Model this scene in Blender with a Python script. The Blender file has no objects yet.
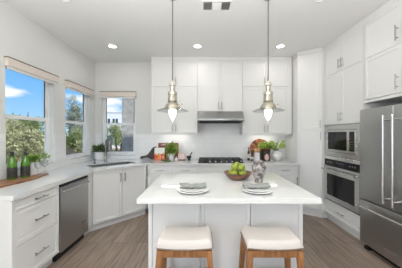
import bpy, bmesh, math, random
from mathutils import Vector, Matrix, noise
R = math.radians
PI = math.pi
SC = bpy.context.scene
COL = SC.collection

# ------------------------------------------------------------------ camera
EYE = 1.43
cam_data = bpy.data.cameras.new('camera')
cam_data.sensor_width = 36.0
cam_data.lens = 205.0 / 402.0 * 36.0
cam_data.shift_x = -2.0 / 402.0
cam_data.clip_start = 0.05
cam = bpy.data.objects.new('camera', cam_data)
cam.location = (0, 0, EYE)
cam.rotation_euler = (R(90), 0, 0)
COL.objects.link(cam)
SC.camera = cam

# ------------------------------------------------------------------ exposure
SC.view_settings.view_transform = 'Standard'
SC.view_settings.look = 'None'
SC.view_settings.gamma = 1.0
SC.view_settings.use_curve_mapping = False
SC.view_settings.exposure = 0.08

# ------------------------------------------------------------------ sky
def build_world():
    w = bpy.data.worlds.new('sky')
    SC.world = w
    w.use_nodes = True
    nt = w.node_tree
    nt.nodes.clear()
    N = nt.nodes.new
    out = N('ShaderNodeOutputWorld')
    bg = N('ShaderNodeBackground')
    tc = N('ShaderNodeTexCoord')
    sep = N('ShaderNodeSeparateXYZ')
    nt.links.new(tc.outputs['Generated'], sep.inputs[0])
    ramp = N('ShaderNodeValToRGB')
    e = ramp.color_ramp.elements
    e[0].position = 0.0;  e[0].color = (0.46, 0.73, 0.97, 1)
    e[1].position = 0.45; e[1].color = (0.09, 0.36, 0.88, 1)
    m = ramp.color_ramp.elements.new(0.16); m.color = (0.22, 0.53, 0.95, 1)
    nt.links.new(sep.outputs['Z'], ramp.inputs[0])
    mp = N('ShaderNodeMapping')
    mp.inputs['Location'].default_value = (0.35, 0.1, 0.3)
    mp.inputs['Scale'].default_value = (2.4, 2.4, 7.5)
    nt.links.new(tc.outputs['Generated'], mp.inputs[0])
    no = N('ShaderNodeTexNoise')
    no.inputs['Scale'].default_value = 1.6
    no.inputs['Detail'].default_value = 5
    no.inputs['Roughness'].default_value = 0.5
    nt.links.new(mp.outputs[0], no.inputs['Vector'])
    cr = N('ShaderNodeValToRGB')
    cr.color_ramp.elements[0].position = 0.53
    cr.color_ramp.elements[1].position = 0.63
    nt.links.new(no.outputs['Fac'], cr.inputs[0])
    mx = N('ShaderNodeMix'); mx.data_type = 'RGBA'
    nt.links.new(cr.outputs[0], mx.inputs[0])
    nt.links.new(ramp.outputs[0], mx.inputs[6])
    mx.inputs[7].default_value = (0.95, 0.97, 1.0, 1)
    nt.links.new(mx.outputs[2], bg.inputs['Color'])
    bg.inputs['Strength'].default_value = 1.06
    nt.links.new(bg.outputs[0], out.inputs[0])
build_world()

def light(name, typ, loc, rot, energy, color=(1, 1, 1), size=1.0, size_y=None, shape=None):
    d = bpy.data.lights.new(name, typ)
    d.energy = energy
    d.color = color
    if typ == 'AREA':
        d.size = size
        if size_y:
            d.shape = 'RECTANGLE'; d.size_y = size_y
        if shape:
            d.shape = shape
    o = bpy.data.objects.new(name, d)
    o.location = loc
    o.rotation_euler = rot
    COL.objects.link(o)
    return o

SUN = light('sun', 'SUN', (3, -8, 9), (R(46), 0, R(64)), 6.5, (1, 0.96, 0.9))
SUN.data.angle = R(1.5)
# added fill lamp in front of an unseen opening behind the camera
light('rear_fill', 'AREA', (0.3, -3.35, 1.35), (R(90), 0, 0), 18, (0.98, 0.985, 1.0), 4.4, 2.3)
# added fill lamp beside the camera, aimed up to bounce off the ceiling
light('bounce_fill', 'AREA', (-0.2, -0.2, 1.8), (R(180), 0, 0), 146, (0.985, 1.0, 0.99), 2.0, 1.4)
# added fill lamp for the right side, at an unseen left-wall opening
light('side_fill', 'AREA', (-2.15, -1.5, 1.35), (R(90), 0, R(-90)), 70, (0.97, 0.985, 1.0), 2.2, 2.1)
CAN_WATTS = 2.2
CAN_COLOR = (1.0, 0.97, 0.92)

# ------------------------------------------------------------------ materials
def mat(name, color, rough=0.5, metal=0.0, emit=None, emit_s=0.0, spec=None, coat=0.0):
    m = bpy.data.materials.new(name)
    m.use_nodes = True
    b = m.node_tree.nodes['Principled BSDF']
    b.inputs['Base Color'].default_value = (*color, 1)
    b.inputs['Roughness'].default_value = rough
    b.inputs['Metallic'].default_value = metal
    if spec is not None:
        b.inputs['Specular IOR Level'].default_value = spec
    if coat:
        b.inputs['Coat Weight'].default_value = coat
        b.inputs['Coat Roughness'].default_value = 0.08
    if emit:
        b.inputs['Emission Color'].default_value = (*emit, 1)
        b.inputs['Emission Strength'].default_value = emit_s
    return m

def srgb(r, g, b):
    def f(c):
        c /= 255.0
        return c / 12.92 if c <= 0.04045 else ((c + 0.055) / 1.055) ** 2.4
    return (f(r), f(g), f(b))

def noise_mat(name, c1, c2, scale=5.0, rough=0.5, metal=0.0, stretch=(1, 1, 1), lo=0.35, hi=0.65, bump=0.0, detail=4, coat=0.0, distort=0.0):
    m = mat(name, c1, rough, metal, coat=coat)
    nt = m.node_tree
    b = nt.nodes['Principled BSDF']
    tc = nt.nodes.new('ShaderNodeTexCoord')
    mp = nt.nodes.new('ShaderNodeMapping')
    mp.inputs['Scale'].default_value = stretch
    no = nt.nodes.new('ShaderNodeTexNoise')
    no.inputs['Scale'].default_value = scale
    no.inputs['Detail'].default_value = detail
    no.inputs['Distortion'].default_value = distort
    cr = nt.nodes.new('ShaderNodeValToRGB')
    cr.color_ramp.elements[0].position = lo
    cr.color_ramp.elements[0].color = (*c1, 1)
    cr.color_ramp.elements[1].position = hi
    cr.color_ramp.elements[1].color = (*c2, 1)
    nt.links.new(tc.outputs['Object'], mp.inputs[0])
    nt.links.new(mp.outputs[0], no.inputs['Vector'])
    nt.links.new(no.outputs['Fac'], cr.inputs[0])
    nt.links.new(cr.outputs[0], b.inputs['Base Color'])
    if bump:
        bp = nt.nodes.new('ShaderNodeBump')
        bp.inputs['Strength'].default_value = bump
        bp.inputs['Distance'].default_value = 0.01
        nt.links.new(no.outputs['Fac'], bp.inputs['Height'])
        nt.links.new(bp.outputs[0], b.inputs['Normal'])
    return m

def glass_mat(name, tint=(1, 1, 1), gloss=0.08, rough=0.0, edge=0.45):
    m = bpy.data.materials.new(name)
    m.use_nodes = True
    nt = m.node_tree
    nt.nodes.clear()
    out = nt.nodes.new('ShaderNodeOutputMaterial')
    tr = nt.nodes.new('ShaderNodeBsdfTransparent')
    tr.inputs[0].default_value = (*tint, 1)
    gl = nt.nodes.new('ShaderNodeBsdfGlossy')
    gl.inputs['Roughness'].default_value = rough
    lw = nt.nodes.new('ShaderNodeLayerWeight')
    lw.inputs[0].default_value = 0.25
    ma = nt.nodes.new('ShaderNodeMath'); ma.operation = 'MULTIPLY_ADD'
    ma.inputs[1].default_value = edge
    ma.inputs[2].default_value = gloss
    mx = nt.nodes.new('ShaderNodeMixShader')
    nt.links.new(lw.outputs['Facing'], ma.inputs[0])
    nt.links.new(ma.outputs[0], mx.inputs[0])
    nt.links.new(tr.outputs[0], mx.inputs[1])
    nt.links.new(gl.outputs[0], mx.inputs[2])
    nt.links.new(mx.outputs[0], out.inputs[0])
    return m

def floor_mat():
    m = mat('oak_planks', (0.2, 0.16, 0.13), 0.42)
    nt = m.node_tree
    b = nt.nodes['Principled BSDF']
    tc = nt.nodes.new('ShaderNodeTexCoord')
    mp = nt.nodes.new('ShaderNodeMapping')
    mp.inputs['Rotation'].default_value = (0, 0, R(90))
    br = nt.nodes.new('ShaderNodeTexBrick')
    br.offset = 0.37
    br.inputs['Scale'].default_value = 1.0
    br.inputs['Brick Width'].default_value = 1.35
    br.inputs['Row Height'].default_value = 0.17
    br.inputs['Mortar Size'].default_value = 0.0022
    br.inputs['Mortar Smooth'].default_value = 0.1
    br.inputs['Color1'].default_value = (*srgb(164, 147, 134), 1)
    br.inputs['Color2'].default_value = (*srgb(132, 116, 105), 1)
    br.inputs['Mortar'].default_value = (*srgb(62, 52, 46), 1)
    nt.links.new(tc.outputs['Object'], mp.inputs[0])
    nt.links.new(mp.outputs[0], br.inputs['Vector'])
    mp2 = nt.nodes.new('ShaderNodeMapping')
    mp2.inputs['Scale'].default_value = (14, 1.1, 1)
    no = nt.nodes.new('ShaderNodeTexNoise')
    no.inputs['Scale'].default_value = 2.4
    no.inputs['Detail'].default_value = 6
    nt.links.new(tc.outputs['Object'], mp2.inputs[0])
    nt.links.new(mp2.outputs[0], no.inputs['Vector'])
    cr = nt.nodes.new('ShaderNodeValToRGB')
    cr.color_ramp.elements[0].position = 0.3
    cr.color_ramp.elements[0].color = (0.62, 0.6, 0.58, 1)
    cr.color_ramp.elements[1].position = 0.7
    cr.color_ramp.elements[1].color = (1.15, 1.12, 1.1, 1)
    nt.links.new(no.outputs['Fac'], cr.inputs[0])
    mx = nt.nodes.new('ShaderNodeMix'); mx.data_type = 'RGBA'; mx.blend_type = 'MULTIPLY'
    mx.inputs[0].default_value = 1.0
    nt.links.new(br.outputs['Color'], mx.inputs[6])
    nt.links.new(cr.outputs[0], mx.inputs[7])
    nt.links.new(mx.outputs[2], b.inputs['Base Color'])
    return m

def tile_mat(name, axis):
    m = mat(name, (0.82, 0.82, 0.81), 0.18)
    nt = m.node_tree
    b = nt.nodes['Principled BSDF']
    tc = nt.nodes.new('ShaderNodeTexCoord')
    sp = nt.nodes.new('ShaderNodeSeparateXYZ')
    cb = nt.nodes.new('ShaderNodeCombineXYZ')
    nt.links.new(tc.outputs['Object'], sp.inputs[0])
    nt.links.new(sp.outputs[axis], cb.inputs[0])
    nt.links.new(sp.outputs['Z'], cb.inputs[1])
    br = nt.nodes.new('ShaderNodeTexBrick')
    br.inputs['Scale'].default_value = 1.0
    br.inputs['Brick Width'].default_value = 0.40
    br.inputs['Row Height'].default_value = 0.103
    br.inputs['Mortar Size'].default_value = 0.0022
    br.inputs['Color1'].default_value = (0.80, 0.80, 0.79, 1)
    br.inputs['Color2'].default_value = (0.84, 0.84, 0.83, 1)
    br.inputs['Mortar'].default_value = (0.73, 0.73, 0.72, 1)
    nt.links.new(cb.outputs[0], br.inputs['Vector'])
    nt.links.new(br.outputs['Color'], b.inputs['Base Color'])
    return m

def steel_mat(name, color, rough, axis_scale):
    m = mat(name, color, rough, 1.0)
    nt = m.node_tree
    b = nt.nodes['Principled BSDF']
    tc = nt.nodes.new('ShaderNodeTexCoord')
    mp = nt.nodes.new('ShaderNodeMapping')
    mp.inputs['Scale'].default_value = axis_scale
    no = nt.nodes.new('ShaderNodeTexNoise')
    no.inputs['Scale'].default_value = 6
    no.inputs['Detail'].default_value = 3
    mr = nt.nodes.new('ShaderNodeMapRange')
    mr.inputs['To Min'].default_value = rough - 0.05
    mr.inputs['To Max'].default_value = rough + 0.07
    nt.links.new(tc.outputs['Object'], mp.inputs[0])
    nt.links.new(mp.outputs[0], no.inputs['Vector'])
    nt.links.new(no.outputs['Fac'], mr.inputs[0])
    nt.links.new(mr.outputs[0], b.inputs['Roughness'])
    return m

def cover_mat():
    # cookbook cover: white above, colourful food below
    m = mat('cookbook_cover', (0.8, 0.8, 0.78), 0.35)
    nt = m.node_tree
    b = nt.nodes['Principled BSDF']
    tc = nt.nodes.new('ShaderNodeTexCoord')
    vo = nt.nodes.new('ShaderNodeTexVoronoi')
    vo.inputs['Scale'].default_value = 38
    nt.links.new(tc.outputs['Object'], vo.inputs['Vector'])
    sp = nt.nodes.new('ShaderNodeSeparateColor')
    nt.links.new(vo.outputs['Color'], sp.inputs[0])
    cr = nt.nodes.new('ShaderNodeValToRGB')
    cr.color_ramp.interpolation = 'CONSTANT'
    els = cr.color_ramp.elements
    els[0].position = 0; els[0].color = (*srgb(196, 46, 30), 1)
    els[1].position = 0.3; els[1].color = (*srgb(228, 120, 40), 1)
    for p, c in ((0.5, (236, 190, 90)), (0.68, (214, 84, 48)), (0.84, (120, 140, 60)), (0.92, (240, 225, 205))):
        x = els.new(p); x.color = (*srgb(*c), 1)
    nt.links.new(sp.outputs[0], cr.inputs[0])
    sz = nt.nodes.new('ShaderNodeSeparateXYZ')
    nt.links.new(tc.outputs['Object'], sz.inputs[0])
    no = nt.nodes.new('ShaderNodeTexNoise'); no.inputs['Scale'].default_value = 16
    nt.links.new(tc.outputs['Object'], no.inputs['Vector'])
    ad = nt.nodes.new('ShaderNodeMath'); ad.operation = 'MULTIPLY_ADD'
    ad.inputs[1].default_value = 0.16
    nt.links.new(no.outputs['Fac'], ad.inputs[0]); nt.links.new(sz.outputs['Z'], ad.inputs[2])
    gt = nt.nodes.new('ShaderNodeMath'); gt.operation = 'GREATER_THAN'
    gt.inputs[1].default_value = 0.205
    nt.links.new(ad.outputs[0], gt.inputs[0])
    mx = nt.nodes.new('ShaderNodeMix'); mx.data_type = 'RGBA'
    nt.links.new(gt.outputs[0], mx.inputs[0])
    nt.links.new(cr.outputs[0], mx.inputs[6])
    mx.inputs[7].default_value = (*srgb(236, 234, 228), 1)
    nt.links.new(mx.outputs[2], b.inputs['Base Color'])
    return m

M = {}
M['wall'] = mat('wall_paint', (0.72, 0.718, 0.70), 0.7)
M['ceiling'] = mat('ceiling_paint', (0.85, 0.855, 0.84), 0.8)
M['trim'] = mat('window_vinyl', (0.84, 0.84, 0.83), 0.35)
M['cab'] = mat('cabinet_paint', (0.74, 0.735, 0.722), 0.38)
M['cabin'] = mat('cabinet_gap', (0.35, 0.35, 0.34), 0.7)
M['quartz'] = noise_mat('quartz', (0.70, 0.695, 0.685), (0.67, 0.665, 0.655), 3, 0.045)
M['steel'] = steel_mat('brushed_steel', (0.43, 0.43, 0.425), 0.30, (1, 1, 30))
M['steel2'] = steel_mat('bright_steel', (0.58, 0.58, 0.57), 0.25, (1, 1, 30))
M['sinksteel'] = mat('sink_steel', (0.38, 0.38, 0.375), 0.35, 0.8)
M['hoodsteel'] = steel_mat('hood_steel', (0.38, 0.38, 0.375), 0.30, (30, 1, 1))
M['nickel'] = mat('brushed_nickel', (0.42, 0.41, 0.40), 0.32, 1.0)
M['chrome'] = mat('polished_chrome', (0.27, 0.27, 0.27), 0.2, 1.0)
M['black'] = mat('black_enamel', (0.012, 0.012, 0.013), 0.25)
M['iron'] = mat('cast_iron', (0.018, 0.018, 0.018), 0.6)
M['blackglass'] = mat('black_glass', (0.010, 0.010, 0.011), 0.08, spec=0.25)
M['darkgap'] = mat('dark_recess', (0.03, 0.03, 0.03), 0.8)
M['floor'] = floor_mat()
M['tileX'] = tile_mat('tile_across', 'X')
M['tileY'] = tile_mat('tile_along', 'Y')
M['glass'] = glass_mat('window_glass', (0.98, 0.99, 0.99), 0.01, 0, 0.08)
M['clear'] = glass_mat('clear_glass', (0.93, 0.94, 0.94), 0.10, 0.03)
M['blind'] = noise_mat('blind_fabric', srgb(222, 212, 204), srgb(214, 203, 194), 40, 0.8)
M['blindtop'] = mat('blind_track', srgb(120, 104, 96), 0.6)
M['linen'] = noise_mat('linen', srgb(203, 195, 189), srgb(196, 188, 181), 160, 0.9, bump=0.04)
M['oak'] = noise_mat('stool_oak', srgb(160, 110, 66), srgb(116, 76, 42), 7, 0.45, stretch=(6, 6, 0.8), distort=0.6)
M['nail'] = mat('nailhead', srgb(128, 108, 90), 0.35, 0.8)
M['brass'] = mat('antique_nickel', srgb(194, 187, 172), 0.26, 1.0)
M['porcelain'] = mat('porcelain', srgb(196, 192, 184), 0.35)
M['cord'] = mat('pendant_cord', srgb(92, 90, 86), 0.6)
M['bulb'] = mat('lit_bulb', (1, 0.95, 0.86), 0.4, emit=(1, 0.97, 0.90), emit_s=0.95)
M['canlens'] = mat('lit_downlight', (1, 1, 1), 0.5, emit=(1, 0.97, 0.92), emit_s=5.0)
M['led'] = mat('lit_led_strip', (1, 1, 1), 0.5, emit=(1, 0.97, 0.92), emit_s=8.0)
M['white'] = mat('white_plastic', (0.84, 0.84, 0.82), 0.4)
M['ceramic'] = mat('white_ceramic', (0.76, 0.755, 0.74), 0.16)
M['napkin'] = noise_mat('napkin_cloth', srgb(150, 152, 147), srgb(134, 136, 131), 50, 0.9)
M['bowl'] = noise_mat('bowl_wood', srgb(142, 98, 74), srgb(98, 64, 48), 6, 0.35, stretch=(1, 1, 5))
M['apple'] = noise_mat('green_apple', srgb(116, 140, 30), srgb(188, 194, 90), 14, 0.25)
M['stem'] = mat('apple_stem', srgb(88, 64, 36), 0.7)
M['vase'] = noise_mat('marbled_glaze', srgb(168, 161, 159), srgb(88, 78, 76), 15, 0.25, lo=0.42, hi=0.60, distort=1.6, detail=6)
M['walnut'] = noise_mat('walnut', srgb(78, 54, 46), srgb(48, 34, 30), 8, 0.5, stretch=(1, 1, 7))
M['cherry'] = noise_mat('cherry_wood', srgb(160, 92, 54), srgb(120, 62, 36), 6, 0.45, stretch=(8, 8, 1))
M['traywood'] = noise_mat('live_edge_wood', srgb(170, 124, 88), srgb(112, 74, 50), 5, 0.5, stretch=(8, 1, 1))
M['leaf'] = noise_mat('herb_leaf', srgb(92, 130, 44), srgb(160, 184, 88), 22, 0.5)
M['leafbright'] = noise_mat('lime_leaf', srgb(150, 178, 60), srgb(188, 206, 108), 12, 0.5)
M['leafdark'] = noise_mat('dark_herb_leaf', srgb(60, 82, 38), srgb(104, 122, 66), 22, 0.5)
M['soil'] = mat('potting_soil', srgb(50, 40, 32), 0.9)
M['bottle'] = mat('green_glass', srgb(74, 122, 14), 0.08, coat=0.5)
M['bottledark'] = mat('dark_glass', srgb(38, 26, 18), 0.1)
M['foil'] = mat('dark_foil', srgb(28, 34, 30), 0.35)
M['label'] = noise_mat('dark_label', srgb(22, 22, 20), srgb(64, 60, 48), 45, 0.6)
M['paper'] = mat('paper', srgb(232, 228, 220), 0.7)
M['cover'] = cover_mat()
M['pink'] = mat('pink_card', srgb(224, 200, 196), 0.6)
M['maroon'] = mat('maroon_card', srgb(120, 58, 52), 0.6)
M['stonedark'] = mat('black_stone', srgb(40, 40, 40), 0.4)
M['tin'] = mat('dark_tin', srgb(44, 48, 44), 0.35)
M['tinpic'] = noise_mat('tin_picture', srgb(206, 140, 132), srgb(226, 200, 190), 40, 0.5)
M['zucchini'] = noise_mat('cucumber_skin', srgb(56, 76, 32), srgb(96, 116, 52), 20, 0.4)
M['spoonwood'] = mat('beech_wood', srgb(206, 166, 122), 0.6)
M['stucco'] = noise_mat('grey_stucco', srgb(158, 155, 152), srgb(182, 179, 176), 9, 0.95, bump=0.6)
M['whitehouse'] = mat('white_render', srgb(236, 236, 238), 0.8)
M['housewindow'] = mat('house_window_glass', srgb(70, 84, 104), 0.15)
M['roof'] = mat('grey_roof', srgb(120, 116, 112), 0.8)
M['ground'] = noise_mat('dry_ground', srgb(150, 130, 100), srgb(110, 112, 78), 0.7, 0.95)
M['bark'] = noise_mat('bark', srgb(84, 72, 60), srgb(58, 50, 42), 12, 0.9)
M['tree1'] = noise_mat('olive_leaf', srgb(128, 132, 92), srgb(178, 176, 134), 1.6, 0.8)
M['tree2'] = noise_mat('deep_green_leaf', srgb(92, 114, 62), srgb(150, 158, 100), 1.6, 0.8)
M['tree3'] = noise_mat('grey_green_leaf', srgb(130, 140, 126), srgb(170, 176, 158), 1.6, 0.8)
M['fence'] = noise_mat('weathered_fence', srgb(122, 112, 102), srgb(98, 92, 86), 3, 0.9, stretch=(1, 1, 8))

def round_board_mat():
    # round board glued up from wedges of light and dark wood
    m = mat('wedge_board', (0.4, 0.2, 0.1), 0.4)
    nt = m.node_tree
    b = nt.nodes['Principled BSDF']
    tc = nt.nodes.new('ShaderNodeTexCoord')
    mp = nt.nodes.new('ShaderNodeMapping')
    mp.inputs['Rotation'].default_value = (R(90), 0, 0)
    g = nt.nodes.new('ShaderNodeTexGradient'); g.gradient_type = 'RADIAL'
    nt.links.new(tc.outputs['Object'], mp.inputs[0])
    nt.links.new(mp.outputs[0], g.inputs[0])
    mu = nt.nodes.new('ShaderNodeMath'); mu.operation = 'MULTIPLY'; mu.inputs[1].default_value = 5.0
    fr = nt.nodes.new('ShaderNodeMath'); fr.operation = 'FRACT'
    nt.links.new(g.outputs['Fac'], mu.inputs[0]); nt.links.new(mu.outputs[0], fr.inputs[0])
    cr = nt.nodes.new('ShaderNodeValToRGB'); cr.color_ramp.interpolation = 'CONSTANT'
    els = cr.color_ramp.elements
    els[0].position = 0; els[0].color = (*srgb(146, 82, 46), 1)
    els[1].position = 0.42; els[1].color = (*srgb(206, 150, 104), 1)
    x = els.new(0.5); x.color = (*srgb(120, 64, 36), 1)
    x = els.new(0.92); x.color = (*srgb(196, 138, 92), 1)
    nt.links.new(fr.outputs[0], cr.inputs[0])
    nt.links.new(cr.outputs[0], b.inputs['Base Color'])
    return m
M['wedge'] = round_board_mat()

# ------------------------------------------------------------------ mesh builder
class MB:
    def __init__(self):
        self.bm = bmesh.new()

    def box(self, x0, x1, y0, y1, z0, z1, bev=0.0, seg=2, mtx=None):
        r = bmesh.ops.create_cube(self.bm, size=1.0)
        vs = r['verts']
        for v in vs:
            v.co = Vector((x0 + (v.co.x + .5) * (x1 - x0), y0 + (v.co.y + .5) * (y1 - y0), z0 + (v.co.z + .5) * (z1 - z0)))
        if bev:
            es = list({e for v in vs for e in v.link_edges})
            r2 = bmesh.ops.bevel(self.bm, geom=es, offset=bev, segments=seg, profile=0.6, affect='EDGES')
            vs = list({v for f in r2['faces'] for v in f.verts} | {v for v in vs if v.is_valid})
        if mtx:
            for v in vs:
                v.co = mtx @ v.co
        return self

    def shaker(self, x0, x1, z0, z1, y0=0.0, th=0.02, rail=0.057, deep=0.006):
        r = bmesh.ops.create_cube(self.bm, size=1.0)
        vs = r['verts']
        for v in vs:
            v.co = Vector((x0 + (v.co.x + .5) * (x1 - x0), y0 + (v.co.y + .5) * th, z0 + (v.co.z + .5) * (z1 - z0)))
        f = [f for f in {f for v in vs for f in v.link_faces} if f.calc_center_median().y < y0 + 1e-5][0]
        bmesh.ops.inset_individual(self.bm, faces=[f], thickness=rail)
        bmesh.ops.inset_individual(self.bm, faces=[f], thickness=0.004)
        for v in f.verts:
            v.co.y += deep
        return self

    def cyl(self, p0, p1, r0, r1=None, seg=16, caps=True):
        p0, p1 = Vector(p0), Vector(p1)
        r1 = r0 if r1 is None else r1
        d = p1 - p0
        L = d.length
        q = d.to_track_quat('Z', 'Y').to_matrix().to_4x4()
        bmesh.ops.create_cone(self.bm, cap_ends=caps, cap_tris=False, segments=seg, radius1=r0, radius2=r1, depth=L,
                              matrix=Matrix.Translation((p0 + p1) / 2) @ q)
        return self

    def lathe(self, prof, seg=28, c=(0, 0, 0), closed=False, mtx=None):
        rings = []
        for r, z in prof:
            if r < 1e-5:
                rings.append([self.bm.verts.new((c[0], c[1], c[2] + z))])
            else:
                rings.append([self.bm.verts.new((c[0] + r * math.cos(2 * PI * i / seg), c[1] + r * math.sin(2 * PI * i / seg), c[2] + z)) for i in range(seg)])
        pairs = list(zip(rings, rings[1:]))
        if closed:
            pairs.append((rings[-1], rings[0]))
        for a, b in pairs:
            for i in range(seg):
                j = (i + 1) % seg
                if len(a) == 1 and len(b) == 1:
                    continue
                if len(a) == 1:
                    self.bm.faces.new((a[0], b[j], b[i]))
                elif len(b) == 1:
                    self.bm.faces.new((a[i], a[j], b[0]))
                else:
                    self.bm.faces.new((a[i], a[j], b[j], b[i]))
        if mtx:
            for ring in rings:
                for v in ring:
                    v.co = mtx @ v.co
        return self

    def prism(self, pts, z0, z1, holes=(), mtx=None):
        bm2 = bmesh.new()
        es = []
        for loop in [pts] + list(holes):
            vs = [bm2.verts.new((p[0], p[1], z0)) for p in loop]
            es += [bm2.edges.new((vs[i], vs[(i + 1) % len(vs)])) for i in range(len(vs))]
        bmesh.ops.triangle_fill(bm2, edges=es, use_beauty=True, use_dissolve=False)
        bmesh.ops.dissolve_limit(bm2, angle_limit=0.01, verts=bm2.verts[:], edges=bm2.edges[:]) if not holes else None
        r = bmesh.ops.extrude_face_region(bm2, geom=bm2.faces[:])
        for v in r['geom']:
            if isinstance(v, bmesh.types.BMVert):
                v.co.z = z1
        bmesh.ops.recalc_face_normals(bm2, faces=bm2.faces[:])
        me = bpy.data.meshes.new('tmp')
        bm2.to_mesh(me); bm2.free()
        n0 = len(self.bm.verts)
        self.bm.from_mesh(me)
        bpy.data.meshes.remove(me)
        if mtx:
            self.bm.verts.ensure_lookup_table()
            for v in self.bm.verts[n0:]:
                v.co = mtx @ v.co
        return self

    def tube(self, pts, r, seg=10, caps=True):
        pts = [Vector(p) for p in pts]
        n = len(pts)
        rr = r if isinstance(r, (list, tuple)) else [r] * n
        rings = []
        up = None
        for i, p in enumerate(pts):
            t = (pts[min(i + 1, n - 1)] - pts[max(i - 1, 0)]).normalized()
            if up is None:
                up = t.orthogonal().normalized()
            up = (up - t * up.dot(t)).normalized()
            s = t.cross(up)
            rings.append([self.bm.verts.new(p + (up * math.cos(2 * PI * k / seg) + s * math.sin(2 * PI * k / seg)) * rr[i]) for k in range(seg)])
        for a, b in zip(rings, rings[1:]):
            for k in range(seg):
                j = (k + 1) % seg
                self.bm.faces.new((a[k], a[j], b[j], b[k]))
        if caps:
            self.bm.faces.new(list(reversed(rings[0])))
            self.bm.faces.new(rings[-1])
        return self

    def sphere(self, c, r, sc=(1, 1, 1), u=16, v=10):
        bmesh.ops.create_uvsphere(self.bm, u_segments=u, v_segments=v, radius=r,
                                  matrix=Matrix.Translation(c) @ Matrix.Diagonal((*sc, 1)))
        return self

    def leaves(self, c, rad, n, size, seed=1, up=0.3, shell=0.35, width=0.5, clumps=0):
        rnd = random.Random(seed)
        c = Vector(c)
        cl = []
        for _ in range(clumps):
            d = Vector((rnd.gauss(0, 1), rnd.gauss(0, 1), rnd.gauss(0, 1))).normalized() * rnd.uniform(0.35, 0.8)
            cl.append((d, rnd.uniform(0.22, 0.42)))
        for _ in range(n):
            d = Vector((rnd.gauss(0, 1), rnd.gauss(0, 1), rnd.gauss(0, 1))).normalized()
            if cl:
                k = rnd.choice(cl)
                q = k[0] + d * k[1] * rnd.uniform(0.5, 1.0)
            else:
                q = d * rnd.uniform(shell, 1.0)
            p = c + Vector((q.x * rad[0], q.y * rad[1], q.z * rad[2]))
            ax = (d + Vector((rnd.uniform(-.6, .6), rnd.uniform(-.6, .6), rnd.uniform(-.4, .6) + up))).normalized()
            sd = ax.cross(Vector((rnd.gauss(0, 1), rnd.gauss(0, 1), rnd.gauss(0, 1)))).normalized()
            s = size * rnd.uniform(0.6, 1.3)
            nrm = ax.cross(sd) * s * 0.12
            vs = [self.bm.verts.new(x) for x in (p, p + ax * s * .5 + sd * s * width * .5 + nrm, p + ax * s, p + ax * s * .5 - sd * s * width * .5 + nrm)]
            self.bm.faces.new(vs)
        return self

    def build(self, name, m, parent=None, loc=None, smooth=False, rot=None):
        me = bpy.data.meshes.new(name)
        self.bm.normal_update()
        self.bm.to_mesh(me)
        self.bm.free()
        me.materials.append(m)
        if smooth:
            for p in me.polygons:
                p.use_smooth = True
            try:
                me.set_sharp_from_angle(angle=R(smooth if smooth is not True else 40))
            except Exception:
                pass
        o = bpy.data.objects.new(name, me)
        COL.objects.link(o)
        if parent:
            o.parent = parent
        if loc:
            o.location = loc
        if rot:
            o.rotation_euler = rot
        return o

def tag(o, label, cat, group=None, kind=None):
    o['label'] = label
    o['category'] = cat
    if group:
        o['group'] = group
    if kind:
        o['kind'] = kind
    return o

def thing(name, label, cat, loc=(0, 0, 0), rz=0.0, group=None, tilt=None):
    o = bpy.data.objects.new(name, None)
    o.empty_display_size = 0.1
    COL.objects.link(o)
    o.location = loc
    o.rotation_euler = tilt if tilt else (0, 0, rz)
    return tag(o, label, cat, group)

def struct(o):
    o['kind'] = 'structure'
    return o

def copy_thing(o, loc, label, rz=None):
    c = o.copy(); COL.objects.link(c)
    c.location = loc
    if rz is not None:
        c.rotation_euler = (0, 0, rz)
    c['label'] = label
    for ch in list(o.children):
        d = ch.copy(); COL.objects.link(d); d.parent = c
        for g in list(ch.children):
            e = g.copy(); COL.objects.link(e); e.parent = d
    return c

# ------------------------------------------------------------------ setting
WX0, WX1, WY0, WY1, CZ = -2.22, 2.70, -3.5, 4.22, 2.90
BASE = 0.914

struct(MB().box(WX0 - .14, WX1 + .14, WY0 - .14, WY1 + .14, -0.12, 0.0).build('floor', M['floor']))
struct(MB().box(WX0 - .14, WX1 + .14, WY0 - .14, WY1 + .14, CZ, CZ + .12).build('ceiling', M['ceiling']))

W1 = (2.30, 3.05, 1.00, 2.265)      # along Y, sill, head
W2 = (3.31, 4.02, 1.00, 2.265)
W3 = (-2.09, -1.385, 0.985, 2.275)   # along X
def rect(a, b, c, d):
    return [(a, c), (b, c), (b, d), (a, d)]
# left wall: plane Y-Z, thickness towards -X
m_left = Matrix(((0, 0, -1, WX0), (1, 0, 0, 0), (0, 1, 0, 0), (0, 0, 0, 1)))
struct(MB().prism(rect(WY0, WY1, 0, CZ), 0, .14, [rect(*W1), rect(*W2), rect(-2.7, -.3, .2, 2.5)], m_left).build('wall_left', M['wall']))  # last hole: unseen opening added to go with the side fill lamp
m_back = Matrix(((1, 0, 0, 0), (0, 0, 1, WY1), (0, 1, 0, 0), (0, 0, 0, 1)))
struct(MB().prism(rect(WX0 - .14, WX1 + .14, 0, CZ), 0, .14, [rect(*W3)], m_back).build('wall_back', M['wall']))
struct(MB().box(WX1, WX1 + .14, WY0, WY1, 0, CZ).build('wall_right', M['wall']))
m_rear = Matrix(((1, 0, 0, 0), (0, 0, -1, WY0), (0, 1, 0, 0), (0, 0, 0, 1)))
struct(MB().prism(rect(WX0 - .14, WX1 + .14, 0, CZ), 0, .14, [rect(-1.9, 2.5, 0.2, 2.5)], m_rear).build('wall_rear', M['wall']))  # hole is an unseen opening added for the rear fill light

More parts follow.
